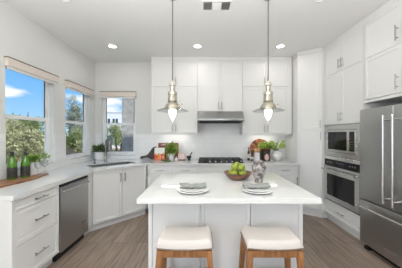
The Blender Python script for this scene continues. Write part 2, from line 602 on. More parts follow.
# tiled splashbacks
TZ = 1.43
struct(MB().prism([(2.0, BASE), (4.215, BASE), (4.215, TZ), (W2[1], TZ), (W2[1], 1.0), (W2[0], 1.0), (W2[0], TZ), (W1[1], TZ), (W1[1], 1.0), (W1[0], 1.0), (W1[0], TZ), (2.0, TZ)],
                  -0.008, 0.0, (), m_left).build('trim_1', M['tileY']))
struct(MB().prism([(WX0, BASE), (1.69, BASE), (1.69, TZ), (0.76, TZ), (0.76, 1.86), (-.11, 1.86), (-.11, TZ), (W3[1], TZ), (W3[1], .985), (W3[0], .985), (W3[0], TZ), (WX0, TZ)],
                  -0.008, 0.0, (), m_back).build('trim_2', M['tileX']))

def window(name, w, mtx):
    a, b, c, d = w
    r = bpy.data.objects.new(name, None); COL.objects.link(r); struct(r)
    mid = 1.635
    f = 0.035
    z0, z1 = 0.055, 0.115
    MB().prism(rect(a, b, c, d), z0, z1, [rect(a + f, b - f, c + f, d - f)], mtx).build('window_frame', M['trim'], r)
    MB().prism(rect(a + f, b - f, mid - .02, d - f), z0 + .03, z1 - .005, [rect(a + f + .02, b - f - .02, mid + .02, d - f - .02)], mtx).build('upper_sash', M['trim'], r)
    MB().prism(rect(a + f, b - f, c + f, mid + .022), z0 + .005, z0 + .03, [rect(a + f + .035, b - f - .035, c + f + .04, mid - .022)], mtx).build('lower_sash', M['trim'], r)
    MB().prism(rect(a + f + .02, b - f - .02, mid + .02, d - f - .02), z0 + .034, z0 + .04, [rect(a + f + .032, b - f - .032, mid + .024, d - f - .03)], mtx).build('glazing_gasket', M['darkgap'], r)
    MB().prism(rect(a + f + .015, b - f - .015, mid + .015, d - f - .015), z0 + .04, z0 + .044, (), mtx).build('pane', M['glass'], r)
    MB().prism(rect(a + f + .03, b - f - .03, c + f + .03, mid - .018), z0 + .015, z0 + .019, (), mtx).build('pane', M['glass'], r)
    MB().prism(rect(a + .001, b - .001, c, c + .012), -.012, z0, (), mtx).build('window_sill', M['quartz'], r)
window('window_1', W1, m_left)
window('window_2', W2, m_left)
window('window_3', W3, m_back)

def blind(label, a, b, mtx, z0=2.195, z1=2.285):
    t = thing('roller_blind', label, 'blind', group='roller blinds over the windows')
    MB().prism(rect(a, b, z0, z1), -0.05, -0.002, (), mtx).build('valance', M['blind'], t)
    MB().prism(rect(a - .003, b + .003, z1, z1 + .012), -0.053, -0.002, (), mtx).build('top_track', M['blindtop'], t)
    MB().prism(rect(a + .02, b - .02, z0 - .03, z0), -0.03, -0.012, (), mtx).build('hem_bar', M['trim'], t)
    return t
blind('beige roller blind rolled up over the large left window, nearest the wine bottles', 2.285, 3.085, m_left)
blind('beige roller blind rolled up over the middle window, above the dishwasher end of the sink', 3.285, 4.06, m_left)
blind('beige roller blind rolled up over the window behind the kitchen faucet', -2.105, -1.375, m_back)

# ceiling fixtures
def downlight(label, x, y, watts=CAN_WATTS, lit=True):
    t = thing('recessed_downlight', label, 'ceiling light', (x, y, CZ), group='recessed ceiling lights')
    MB().lathe([(.058, -.0005), (.085, -.0005), (.085, -.006), (.078, -.011), (.062, -.012), (.058, -.006)], 32, closed=True).build('trim_ring', M['white'], t, smooth=True)
    MB().cyl((0, 0, -.005), (0, 0, -.0005), .0575, seg=32).build('lens', M['canlens'] if lit else M['white'], t)
    if not lit:
        return t
    l = light('downlight_lamp', 'AREA', (x, y, CZ - .03), (0, 0, 0), watts, CAN_COLOR, .11, shape='DISK')
    return t
downlight('glowing round ceiling downlight above the sink window', -1.51, 3.42)
downlight('glowing round ceiling downlight above the range hood, between the pendant cords', -.09, 3.42)
downlight('glowing round ceiling downlight in front of the tall pantry', 1.29, 3.42)
downlight('unlit round ceiling downlight at the top edge, above the left window', -1.50, 2.20, lit=False)
downlight('unlit round ceiling downlight at the top edge, near the oven tower', 1.27, 2.20, lit=False)

t = thing('ceiling_vent', 'white rectangular air vent with dark louvred slots in the ceiling', 'vent', (.155, 2.34, CZ))
MB().prism(rect(-.165, .165, -.09, .09), -.010, -.0005, [rect(-.15, -.055, -.07, .075), rect(-.045, .045, -.07, .075), rect(.055, .15, -.07, .075)]).build('grille_frame', M['white'], t)
for i, x0 in enumerate((-.15, -.045, .055)):
    mb = MB()
    for k in range(7):
        y = -.06 + k * .021
        mb.box(x0, x0 + (.095 if i != 1 else .09), y - .005, y + .005, -.009, -.002)
    mb.build('louvre', M['nickel'] if i != 1 else M['white'], t)

# ------------------------------------------------------------------ cabinets
def pull(parent, x, z, length, vertical, y=0.0):
    mb = MB()
    off = -.032
    h = length / 2
    if vertical:
        mb.cyl((x, y + off, z - h), (x, y + off, z + h), .0062, seg=12)
        for s in (-1, 1):
            mb.cyl((x, y + off, z + s * h * .62), (x, y, z + s * h * .62), .005, seg=10)
    else:
        mb.cyl((x - h, y + off, z), (x + h, y + off, z), .0062, seg=12)
        for s in (-1, 1):
            mb.cyl((x + s * h * .62, y + off, z), (x + s * h * .62, y, z), .005, seg=10)
    return mb.build('handle', M['nickel'], parent, smooth=True)

G = .0025
def front(root, kind, x0, x1, z0, z1, hx=None, hz=None, hl=.15, vert=True, rail=.057, m=None):
    o = MB().shaker(x0 + G, x1 - G, z0 + G, z1 - G, 0, .02, rail).build(kind, m or M['cab'], root)
    if hx is not None:
        pull(o, hx, hz, hl, vert)
    return o

def carcass(root, x0, x1, d, z0, z1, toe=True):
    MB().box(x0 + .001, x1 - .001, .022, d, z0, z1).build('carcass', M['cab'], root)
    if toe:
        MB().box(x0 + .001, x1 - .001, .075, d, 0, z0).build('toe_kick', M['cab'], root)

TOP = .872
# left run (front faces +X, local x runs along world Y)
LX = -1.60
t = thing('drawer_cabinet', 'white three-drawer base cabinet at the near end of the left counter', 'cabinet', (LX, 1.735, 0), R(90))
carcass(t, .0, .545, .60, .115, TOP)
front(t, 'drawer', .0, .545, .765, TOP, .27, .815, .16, False, .03)
front(t, 'drawer', .0, .545, .455, .765, .27, .615, .16, False)
front(t, 'drawer', .0, .545, .115, .455, .27, .29, .16, False)
# end panel facing the camera
MB().shaker(-.0, .60, .0, TOP, 0, .019, .07, .006).build('end_panel', M['cab'], t, loc=(-.0205, .0, 0), rot=(0, 0, R(90))).rotation_euler = (0, 0, R(-90))
ep = [c for c in t.children if c.name.startswith('end_panel')][0]
ep.location = (-.02, .60, 0)

# dishwasher
t = thing('dishwasher', 'stainless steel dishwasher with bar handle under the left counter', 'dishwasher', (LX, 2.285, 0), R(90))
MB().box(.004, .556, .03, .58, .10, .868).build('tub', M['darkgap'], t)
d = MB().box(.006, .554, -.012, .03, .10, .83, .004).build('door', M['steel'], t)
mb = MB().tube([(.045, -.012, .775), (.05, -.045, .785), (.075, -.058, .785), (.28, -.062, .785), (.485, -.058, .785), (.51, -.045, .785), (.515, -.012, .775)], .011, 12)
mb.build('handle', M['steel2'], d, smooth=True)
MB().box(.41, .49, -.0135, -.012, .262, .282).build('badge', M['steel2'], d)
MB().box(.006, .554, -.004, .03, .835, .866, .003).build('control_strip', M['blackglass'], t)
MB().box(.006, .554, .05, .10, 0, .095).build('toe_kick', M['black'], t)

# corner sink cabinet (diagonal)
A = Vector((LX, 2.95, 0)); B = Vector((-.985, 3.61, 0))
ANG = math.atan2(B.y - A.y, B.x - A.x)
LEN = (B - A).length
toL = Matrix.Rotation(-ANG, 4, 'Z') @ Matrix.Translation(-A)
def loc2(pts):
    return [tuple((toL @ Vector((p[0], p[1], 0)))[:2]) for p in pts]
t = thing('sink_cabinet', 'white diagonal two-door base cabinet under the corner sink', 'cabinet', A, ANG)
nrm = Vector((-math.sin(ANG), math.cos(ANG), 0))
fa, fb = A + nrm * .022, B + nrm * .022
body = loc2([(fa.x, fa.y), (fb.x, fb.y), (-.988, 4.19), (-2.19, 4.19), (-2.19, 2.853), (-1.622, 2.853), (-1.622, fa.y - .01)])
MB().prism(body, .115, .62).build('carcass', M['cab'], t)
MB().box(.0, LEN, .022, .04, .62, TOP).build('apron', M['cab'], t)
ka, kb = A + nrm * .075, B + nrm * .075
kick = loc2([(ka.x, ka.y), (kb.x, kb.y), (-.99, 4.1), (-2.1, 4.1), (-2.1, 2.86), (-1.66, 2.86)])
MB().prism(kick, 0, .115).build('toe_kick', M['cab'], t)
front(t, 'door', .012, LEN / 2, .115, TOP, LEN / 2 - .036, .745, .14)
front(t, 'door', LEN / 2, LEN - .012, .115, TOP, LEN / 2 + .036, .745, .14)
MB().prism(loc2([(LX, 2.852), (LX, 2.945), (LX - .02, 2.945), (LX - .02, 2.852)]), .115, TOP).build('filler_panel', M['cab'], t)

# back run (front faces -Y)
BY = 3.61
def back_base(name, label, x0, x1, false_front=False, two=False, hx=None, group=None):
    w = x1 - x0
    t = thing(name, label, 'cabinet', (x0, BY, 0), group=group)
    carcass(t, 0, w, .58, .115, TOP)
    if false_front:
        front(t, 'drawer', 0, w, .715, TOP, rail=.03)
    else:
        front(t, 'drawer', 0, w, .715, TOP, w / 2, .795, .15, False, .03)
    if two:
        front(t, 'door', 0, w / 2, .115, .715, w / 2 - .035, .60)
        front(t, 'door', w / 2, w, .115, .715, w / 2 + .035, .60)
    else:
        front(t, 'door', 0, w, .115, .715, w - .035, .60)
    return t
gb = 'white base cabinets along the back wall'
back_base('base_cabinet', 'white drawer-over-door base cabinet beside the corner sink cabinet', -.98, -.53, group=gb)
back_base('base_cabinet', 'white drawer-over-door base cabinet left of the cooktop cabinet', -.53, -.09, group=gb)
back_base('base_cabinet', 'wide white base cabinet directly under the cooktop, no drawer pull', -.09, .74, True, True, group=gb)
back_base('base_cabinet', 'white drawer-over-door base cabinet right of the cooktop, behind the apple bowl', .74, 1.20, group=gb)
back_base('base_cabinet', 'white drawer-over-door base cabinet beside the tall pantry', 1.20, 1.685, group=gb)

# worktop with sink cut-out
smid = (A + B) / 2
tv = (B - A).normalized()
S_SET, S_W, S_D = .205, .74, .36
sc0 = smid + nrm * (S_SET + S_D / 2)
def srect(wx, dy):
    return [sc0 - tv * wx - nrm * dy, sc0 + tv * wx - nrm * dy, sc0 + tv * wx + nrm * dy, sc0 - tv * wx + nrm * dy]
e = .025
cA = A - nrm * e; cB = B - nrm * e
# intersections of offset edges
def isect(p, d, q, f):
    den = d.x * f.y - d.y * f.x
    s = ((q.x - p.x) * f.y - (q.y - p.y) * f.x) / den
    return p + d * s
c1 = isect(cA, tv, Vector((LX + e, 0, 0)), Vector((0, 1, 0)))
c2 = isect(cA, tv, Vector((0, BY - e, 0)), Vector((1, 0, 0)))
pts = [(LX + e, 1.705), (c1.x, c1.y), (c2.x, c2.y), (1.69, BY - e), (1.69, 4.21), (-2.21, 4.21), (-2.21, 1.705)]
o = MB().prism(pts, .8725, BASE, [[(p.x, p.y) for p in srect(S_W / 2, S_D / 2)]]).build('worktop', M['quartz'])
tag(o, 'white quartz worktop running from the left windows round to the pantry', 'countertop')

# sink
t = thing('kitchen_sink', 'undermounted stainless steel sink set diagonally in the corner worktop', 'sink', (sc0.x, sc0.y, 0), ANG)
w, dd = S_W / 2 - .001, S_D / 2 - .001
mb = MB()
mb.prism(rect(-w, w, -dd, dd), .665, .905, [rect(-w + .012, w - .012, -dd + .012, dd - .012)])
mb.box(-w, w, -dd, dd, .655, .667)
mb.build('basin', M['sinksteel'], t)
MB().lathe([(0, .668), (.02, .668), (.03, .671), (.045, .671), (.045, .667), (0, .667)], 24).build('drain', M['chrome'], t, smooth=True)
# faucet
fp = sc0 + nrm * (S_D / 2 + .075)
t = thing('kitchen_faucet', 'tall chrome gooseneck faucet behind the corner sink', 'faucet', (fp.x, fp.y, BASE), ANG)
MB().lathe([(0, 0), (.028, 0), (.028, .012), (.021, .03), (.019, .12), (.016, .125), (0, .125)], 24).build('base', M['chrome'], t, smooth=True)
arc = [(0, 0, .12), (0, 0, .30)] + [(0, -.085 + .085 * math.cos(a), .34 + .085 * math.sin(a)) for a in [R(10 * k) for k in range(0, 19)]] + [(0, -.17, .33)]
MB().tube(arc, .013, 14).build('spout', M['chrome'], t, smooth=True)
MB().cyl((0, -.17, .335), (0, -.17, .22), .017, .019, 18).build('spray_head', M['chrome'], t, smooth=True)
MB().cyl((.018, 0, .075), (.04, 0, .075), .012, seg=14).cyl((.036, 0, .075), (.085, 0, .115), .006, seg=10).build('lever', M['chrome'], t, smooth=True)
sp = fp - tv * .19
t = thing('soap_dispenser', 'short chrome soap dispenser left of the faucet', 'soap dispenser', (sp.x, sp.y, BASE), ANG)
MB().lathe([(0, 0), (.022, 0), (.022, .008), (.013, .018), (.012, .055), (.016, .06), (.016, .075), (0, .078)], 20).build('body', M['chrome'], t, smooth=True)
MB().tube([(0, 0, .07), (0, -.03, .075), (0, -.055, .068)], .005, 8).build('nozzle', M['chrome'], t, smooth=True)

# upper cabinets
UY = 3.89
UD = 4.205 - UY
UT = 2.825
def crown(t, x0, x1, d, z=UT):
    MB().box(x0, x1, .004, d, z + .003, CZ - .0012).build('crown_moulding', M['cab'], t)
def upper(label, x0, x1, split, zb, group, led=True, filler=0.0):
    w = x1 - x0
    t = thing('wall_cabinet', label, 'cabinet', (x0, UY, 0), group=group)
    MB().box(.001, w - .001 + filler, .022, UD, zb, UT).build('carcass', M['cab'], t)
    crown(t, .001, w - .001 + filler, UD)
    if filler:
        MB().box(w, w + filler, .006, .022, zb, UT).build('filler_panel', M['cab'], t)
    if split:
        front(t, 'door', 0, w / 2, split, UT, w / 2 - .03, split + .11, .13)
        front(t, 'door', w / 2, w, split, UT, w / 2 + .03, split + .11, .13)
        front(t, 'door', 0, w / 2, zb, split, w / 2 - .03, zb + .105, .14)
        front(t, 'door', w / 2, w, zb, split, w / 2 + .03, zb + .105, .14)
    else:
        front(t, 'door', 0, w / 2, zb, UT, w / 2 - .03, zb + .105, .14)
        front(t, 'door', w / 2, w, zb, UT, w / 2 + .03, zb + .105, .14)
    if led:
        MB().box(w / 2 - .27, w / 2 + .27, .17, .205, zb - .014, zb - .0005).build('light_strip', M['led'], t)
        MB().box(0, w, .024, .04, zb - .02, zb - .0005).build('light_rail', M['cab'], t)
    return t
gu = 'white wall cabinets along the back wall'
upper('white four-door wall cabinet left of the range hood, beside the sink window', -.985, -.105, 2.33, 1.445, gu)
upper('white two-door wall cabinet with full-height doors directly above the range hood', -.105, .75, None, 1.86, gu, False)
upper('white four-door wall cabinet between the range hood and the tall pantry', .75, 1.635, 2.33, 1.425, gu, filler=.052)

# range hood
t = thing('range_hood', 'stainless steel under-cabinet range hood above the cooktop', 'range hood', (-.10, 0, 0))
mh = Matrix(((0, 0, 1, 0), (1, 0, 0, 0), (0, 1, 0, 0), (0, 0, 0, 1)))
MB().prism([(4.20, 1.857), (3.875, 1.857), (3.70, 1.71), (3.70, 1.665), (4.20, 1.665)], 0.0, .845, (), mh).build('shell', M['hoodsteel'], t)
MB().box(.03, .815, 3.72, 4.15, 1.645, 1.665).build('filter_tray', M['darkgap'], t)
MB().box(.0, .845, 3.692, 3.7, 1.663, 1.676).build('front_lip', M['black'], t)
for k in range(5):
    MB().cyl((.60 + k * .03, 3.70, 1.69), (.60 + k * .03, 3.695, 1.69), .008, seg=12).build('button', M['black'], t)
MB().box(.38, .46, 3.698, 3.7, 1.683, 1.697).build('badge', M['steel2'], t)

# cooktop
t = thing('gas_cooktop', 'black gas cooktop with cast iron grates on the back worktop', 'cooktop', (.325, 3.87, BASE))
MB().box(-.415, .415, -.24, .24, .0005, .012, .004).build('hob_plate', M['blackglass'], t)
for i in range(3):
    mb = MB()
    x0 = -.40 + i * .27
    for xx in (x0, x0 + .125, x0 + .25):
        mb.box(xx, xx + .012, -.16, .22, .038, .05)
    for yy in (-.16, -.04, .09, .208):
        mb.box(x0, x0 + .262, yy, yy + .012, .038, .05)
    for xx in (x0, x0 + .25):
        for yy in (-.16, .208):
            mb.box(xx, xx + .012, yy, yy + .012, .012, .038)
    mb.build('grate', M['iron'], t)
for bx, by, br in ((-.27, -.09, .04), (-.27, .13, .035), (0, .03, .055), (.27, -.09, .04), (.27, .13, .035)):
    MB().cyl((bx, by, .012), (bx, by, .03), br, br * .85, 20).build('burner', M['iron'], t)
for k in range(5):
    x = -.2 + k * .1 if k != 2 else 0
    MB().cyl((x, -.205, .012), (x, -.205, .032), .017, .014, 18).build('knob', M['nickel'], t, smooth=True)

# tall pantry, angled across the right corner
P0 = Vector((1.70, 3.69, 0)); P1 = Vector((2.015, 3.465, 0))
pa = math.atan2(P1.y - P0.y, P1.x - P0.x); pl = (P1 - P0).length
toP = Matrix.Rotation(-pa, 4, 'Z') @ Matrix.Translation(-P0)
pn = Vector((-math.sin(pa), math.cos(pa), 0))
t = thing('pantry_cabinet', 'tall white pantry cabinet set at an angle beside the oven tower', 'cabinet', P0, pa)
def locp(pts):
    return [tuple((toP @ Vector((p[0], p[1], 0)))[:2]) for p in pts]
q0, q1 = P0 + pn * .022, P1 + pn * .022
PT = 2.835
body = locp([(q0.x, q0.y), (q1.x, q1.y), (2.06, 3.468), (2.69, 3.468), (2.69, 4.20), (1.70, 4.20)])
MB().prism(body, .115, PT).build('carcass', M['cab'], t)
crn = locp([(P0.x, P0.y), (P1.x, P1.y), (2.05, 3.468), (2.69, 3.468), (2.69, 4.20), (1.70, 4.20)])
MB().prism(crn, PT + .003, CZ - .0012).build('crown_moulding', M['cab'], t)
q0, q1 = P0 + pn * .04, P1 + pn * .04
MB().prism(locp([(q0.x, q0.y), (q1.x, q1.y), (2.1, 3.49), (2.6, 3.49), (2.6, 4.15), (1.72, 4.15)]), 0, .115).build('toe_kick', M['cab'], t)
front(t, 'door', 0, pl, 1.515, PT, pl - .025, 1.60, .13)
front(t, 'door', 0, pl, .115, 1.515, pl - .025, 1.40, .14)

# right run (front faces -X): local x runs along -Y
RX = 2.05
RD = 2.69 - RX
t = thing('oven_tower', 'tall white cabinet tower housing the microwave and the oven', 'cabinet', (RX, 3.46, 0), R(-90))
TW = .84
MB().box(.0, .022, .0, RD, .115, UT).build('side_panel', M['cab'], t)
MB().box(TW - .022, TW, .0, RD, .115, UT).build('side_panel', M['cab'], t)
MB().box(.022, TW - .022, .60, RD, .115, UT).build('back_panel', M['cab'], t)
MB().box(.022, TW - .022, .022, .60, 1.575, UT).build('carcass', M['cab'], t)
MB().box(.022, TW - .022, .022, .60, .115, .362).build('carcass', M['cab'], t)
MB().box(.0, TW, .06, RD, 0, .115).build('toe_kick', M['cab'], t)
crown(t, 0, TW, RD)
TS = 2.375
for (za, zb_, hz) in ((TS, UT, TS + .11), (1.58, TS, 1.685)):
    front(t, 'door', .018, TW / 2, za, zb_, TW / 2 - .03, hz, .14)
    front(t, 'door', TW / 2, TW - .018, za, zb_, TW / 2 + .03, hz, .14)
front(t, 'drawer', .018, TW - .018, .12, .36, TW / 2, .245, .16, False)

# built-in microwave
t = thing('microwave_oven', 'built-in stainless steel microwave above the wall oven', 'microwave', (RX, 3.46, 0), R(-90))
mx = Matrix(((1, 0, 0, 0), (0, 0, 1, 0), (0, 1, 0, 0), (0, 0, 0, 1)))
MB().prism(rect(.028, TW - .028, 1.085, 1.568), -.014, .02, [rect(.10, TW - .10, 1.15, 1.50)], mx).build('trim_kit', M['steel2'], t)
MB().box(.102, TW - .102, .012, .50, 1.152, 1.498).build('oven_box', M['darkgap'], t)
d = MB().prism(rect(.105, TW - .245, 1.157, 1.493), -.022, .011, [rect(.132, TW - .275, 1.19, 1.462)], mx).build('door', M['steel2'], t)
MB().box(.133, TW - .276, -.014, .0, 1.191, 1.461).build('door_window', M['blackglass'], d)
MB().prism(rect(TW - .242, TW - .105, 1.157, 1.493), -.022, .011, [rect(TW - .225, TW - .125, 1.19, 1.462)], mx).build('panel_frame', M['steel2'], t)
cp = MB().box(TW - .224, TW - .126, -.019, .0, 1.191, 1.461).build('control_panel', M['blackglass'], t)
mb = MB()
for r_ in range(5):
    for c_ in range(3):
        mb.box(TW - .213 + c_ * .029, TW - .193 + c_ * .029, -.021, -.019, 1.21 + r_ * .034, 1.228 + r_ * .034)
mb.build('keypad', mat('keypad_grey', (.05, .05, .05), .4), cp)

# wall oven
t = thing('wall_oven', 'built-in stainless steel wall oven with black glass door below the microwave', 'oven', (RX, 3.46, 0), R(-90))
MB().box(.03, TW - .03, .0, .58, .372, 1.078).build('oven_box', M['darkgap'], t)
MB().box(.028, TW - .028, -.018, -.001, 1.03, 1.078, .003).build('top_trim', mat('polished_trim', (.85, .85, .84), .2, 1.0), t)
cp = MB().box(.03, TW - .03, -.016, -.001, .928, 1.027, .002).build('control_panel', M['blackglass'], t)
MB().box(TW / 2 - .09, TW / 2 + .09, -.018, -.016, .965, 1.0).build('display', mat('dim_display', (.03, .035, .04), .1), cp)
for x in (.12, .17, .22, TW - .22, TW - .17, TW - .12):
    MB().cyl((x, -.016, .98), (x, -.019, .98), .009, seg=12).build('button', M['nickel'], cp)
d = MB().prism(rect(.03, TW - .03, .385, .922), -.028, -.002, [rect(.115, TW - .115, .46, .80)], mx).build('door', M['steel2'], t)
MB().box(.116, TW - .116, -.022, -.004, .461, .799).build('door_window', M['blackglass'], d)
mb = MB().cyl((.05, -.078, .865), (TW - .05, -.078, .865), .0125, seg=14)
for x in (.085, TW - .085):
    mb.cyl((x, -.078, .865), (x, -.028, .865), .010, seg=12)
mb.build('handle', M['steel2'], d, smooth=True)
MB().box(TW / 2 - .035, TW / 2 + .035, -.0295, -.028, .415, .43).build('badge', M['nickel'], d)
MB().box(.03, TW - .03, -.012, .0, .366, .383).build('vent_strip', M['black'], t)

# cabinet over the fridge
FW = 1.005
FY = 2.615
t = thing('fridge_cabinet', 'white wall cabinet with stacked doors above the refrigerator', 'cabinet', (RX, FY, 0), R(-90))
FB = 1.86
MB().box(.001, FW, .022, RD, FB, UT).build('carcass', M['cab'], t)
MB().box(.001, FW, .01, RD, FB - .035, FB - .001).build('bottom_rail', M['cab'], t)
crown(t, 0.001, FW, RD)
for (za, zb_, hz) in ((TS, UT, TS + .12), (FB, TS, FB + .12)):
    front(t, 'door', .012, FW / 2, za, zb_, FW / 2 - .042, hz, .16)
    front(t, 'door', FW / 2, FW - .006, za, zb_, FW / 2 + .042, hz, .16)
# fridge end panel beyond
t = thing('end_panel', 'tall white panel closing the far side of the refrigerator', 'panel', (RX, FY - FW - .03, 0))
MB().box(.0, RD, -.022, .0, 0, UT).build('board', M['cab'], t)

# refrigerator
FXF = 1.985
t = thing('refrigerator', 'stainless steel french-door refrigerator with bottom freezer drawer', 'refrigerator', (FXF, 2.598, 0), R(-90))
W_ = .922
MB().box(.006, W_ - .006, .07, .70, .05, 1.735).build('cabinet_body', mat('fridge_side', (.18, .18, .18), .5), t)
for i, (xa, xb) in enumerate(((.0, W_ / 2 - .003), (W_ / 2 + .003, W_))):
    d = MB().box(xa, xb, 0, .065, .628, 1.735, .008, 3).build('door', M['steel'], t, smooth=30)
    hx = W_ / 2 - .055 if i == 0 else W_ / 2 + .055
    mb = MB().cyl((hx, -.062, .70), (hx, -.062, 1.62), .0125, seg=16)
    for z in (.735, 1.585):
        mb.cyl((hx, -.062, z), (hx, 0, z), .011, .013, 12)
    for z in (.70, 1.62):
        mb.cyl((hx, -.062, z - .012), (hx, -.062, z + .012), .0155, seg=16)
    mb.build('handle', M['steel2'], d, smooth=True)
d = MB().box(.0, W_, 0, .065, .085, .615, .008, 3).build('freezer_drawer', M['steel'], t, smooth=30)
mb = MB().cyl((.06, -.062, .545), (W_ - .06, -.062, .545), .0125, seg=16)
for x in (.10, W_ - .10):
    mb.cyl((x, -.062, .545), (x, 0, .545), .011, .013, 12)
for x in (.06, W_ - .06):
    mb.cyl((x - .012, -.062, .545), (x + .012, -.062, .545), .0155, seg=16)
mb.build('handle', M['steel2'], d, smooth=True)
MB().box(.36, .50, -.002, 0, .165, .195).build('badge', M['steel2'], d)
MB().box(.02, W_ - .02, .09, .12, .0, .08).build('kick_grille', M['black'], t)
for x in (.03, W_ - .09):
    MB().box(x, x + .06, .03, .085, .0, .045, .008).build('foot', M['black'], t)

# ------------------------------------------------------------------ island
IX0, IX1, IY0, IY1 = -.53, .948, 1.635, 2.675
o = MB().prism(rect(IX0, IX1, IY0, IY1), .8725, BASE).build('island_worktop', M['quartz'])
bv = o.modifiers.new('edge', 'BEVEL'); bv.width = .003; bv.segments = 2; bv.limit_method = 'ANGLE'
tag(o, 'white polished quartz worktop on the kitchen island', 'countertop')
BX0, BX1, BF, BB = -.502, .914, 1.87, 2.645
t = thing('island_cabinet', 'white panelled kitchen island base behind the two stools', 'kitchen island', (BX0, BF, 0))
w = BX1 - BX0
MB().box(.02, w - .02, .022, BB - BF - .022, 0, TOP).build('carcass', M['cab'], t)
s1, s2 = .478, .934
for xa, xb in ((.0, s1), (s1, s2), (s2, w)):
    MB().shaker(xa + .0035, xb - .0035, .0, TOP, 0, .02, .046, .010).build('front_panel', M['cab'], t)
for xs, rz, xo in ((0, -90, 0), (w, 90, w)):
    dpt = BB - BF
    p = MB().shaker(.022, dpt - .022, .0, TOP, 0, .019, .06, .008).build('side_panel', M['cab'], t)
    p.rotation_euler = (0, 0, R(rz))
    p.location = (xo, dpt if rz == -90 else 0, 0)
for xa, xb in ((.02, w / 2), (w / 2, w - .02)):
    p = MB().shaker(xa, xb, .1, TOP, 0, .02, .057, .008).build('door', M['cab'], t)
    p.rotation_euler = (0, 0, R(180)); p.location = (w, BB - BF, 0)
MB().box(.008, w - .008, .023, .05, 0, .10).build('base_plinth', M['cab'], t)

# ------------------------------------------------------------------ stools
def make_stool(label, loc):
    t = thing('counter_stool', label, 'stool', loc, group='upholstered stools at the island')
    W, D = .415, .27
    # saddle cushion
    bm = bmesh.new()
    nx, ny = 28, 18
    def top(u, v):
        sad = .018 * (abs(u) ** 2.2)
        ex = max(0, (abs(u) - .80) / .20); ey = max(0, (abs(v) - .74) / .26)
        drop = .036 * (1 - math.sqrt(max(0, 1 - min(1, ex) ** 2))) + .036 * (1 - math.sqrt(max(0, 1 - min(1, ey) ** 2)))
        return .632 + sad - min(drop, .05)
    grid = []
    for j in range(ny + 1):
        row = []
        for i in range(nx + 1):
            u = -1 + 2 * i / nx; v = -1 + 2 * j / ny
            uu = math.copysign(abs(u) ** .8, u); vv = math.copysign(abs(v) ** .8, v)
            row.append(bm.verts.new((uu * W / 2, vv * D / 2, top(uu, vv))))
        grid.append(row)
    for j in range(ny):
        for i in range(nx):
            bm.faces.new((grid[j][i], grid[j][i + 1], grid[j + 1][i + 1], grid[j + 1][i]))
    bed = [e for e in bm.edges if e.is_boundary]
    r = bmesh.ops.extrude_edge_only(bm, edges=bed)
    for v in r['geom']:
        if isinstance(v, bmesh.types.BMVert):
            v.co.z = .568 + .012 * abs(v.co.x / (W / 2)) ** 2
    bed = [e for e in bm.edges if e.is_boundary]
    bmesh.ops.holes_fill(bm, edges=bed, sides=0)
    bmesh.ops.recalc_face_normals(bm, faces=bm.faces[:])
    mb = MB(); mb.bm.free(); mb.bm = bm
    cush = mb.build('cushion', M['linen'], t, smooth=60)
    nl = MB()
    n = 30
    for k in range(n):
        x = -W / 2 + .008 + (W - .016) * k / (n - 1)
        z = .574 + .012 * abs(x / (W / 2)) ** 2
        nl.sphere((x, -D / 2 - .001, z), .0062, u=8, v=5); nl.sphere((x, D / 2 + .001, z), .0062, u=8, v=5)
    for k in range(1, 19):
        y = -D / 2 + D * k / 19
        nl.sphere((-W / 2 - .001, y, .586), .0062, u=8, v=5); nl.sphere((W / 2 + .001, y, .586), .0062, u=8, v=5)
    nl.build('nailhead_trim', M['nail'], cush, smooth=True)
    # seat frame
    MB().prism(rect(-W / 2 + .006, W / 2 - .006, -D / 2 + .006, D / 2 - .006), .515, .567, [rect(-W / 2 + .04, W / 2 - .04, -D / 2 + .035, D / 2 - .035)]).build('seat_frame', M['oak'], t)
    for sx in (-1, 1):
        for sy in (-1, 1):
            tx, ty = sx * (W / 2 - .024), sy * (D / 2 - .022)
            bx, by = sx * (W / 2 + .012), sy * (D / 2 + .03)
            lg = bmesh.new()
            h = .021
            v0 = [lg.verts.new((bx + a * h * .85, by + b * h * .85, 0)) for a, b in ((-1, -1), (1, -1), (1, 1), (-1, 1))]
            v1 = [lg.verts.new((tx + a * h, ty + b * h, .566)) for a, b in ((-1, -1), (1, -1), (1, 1), (-1, 1))]
            lg.faces.new(v0[::-1]); lg.faces.new(v1)
            for i in range(4):
                j = (i + 1) % 4
                lg.faces.new((v0[i], v0[j], v1[j], v1[i]))
            mb = MB(); mb.bm.free(); mb.bm = lg
            mb.build('leg', M['oak'], t)
    for sx in (-1, 1):
        x = sx * (W / 2 + .003)
        MB().box(x - .01, x + .01, -D / 2, D / 2, .13, .16).build('stretcher', M['oak'], t)
    for y in (-D / 2 - .012, D / 2 + .012):
        MB().box(-W / 2, W / 2, y - .01, y + .01, .20, .235).build('stretcher', M['oak'], t)
    return t
st = make_stool('beige linen counter stool with wooden legs, on the dishwasher side of the island', (-.138, 1.645, 0))
copy_thing(st, (.535, 1.645, 0), 'beige linen counter stool with wooden legs, on the refrigerator side of the island')

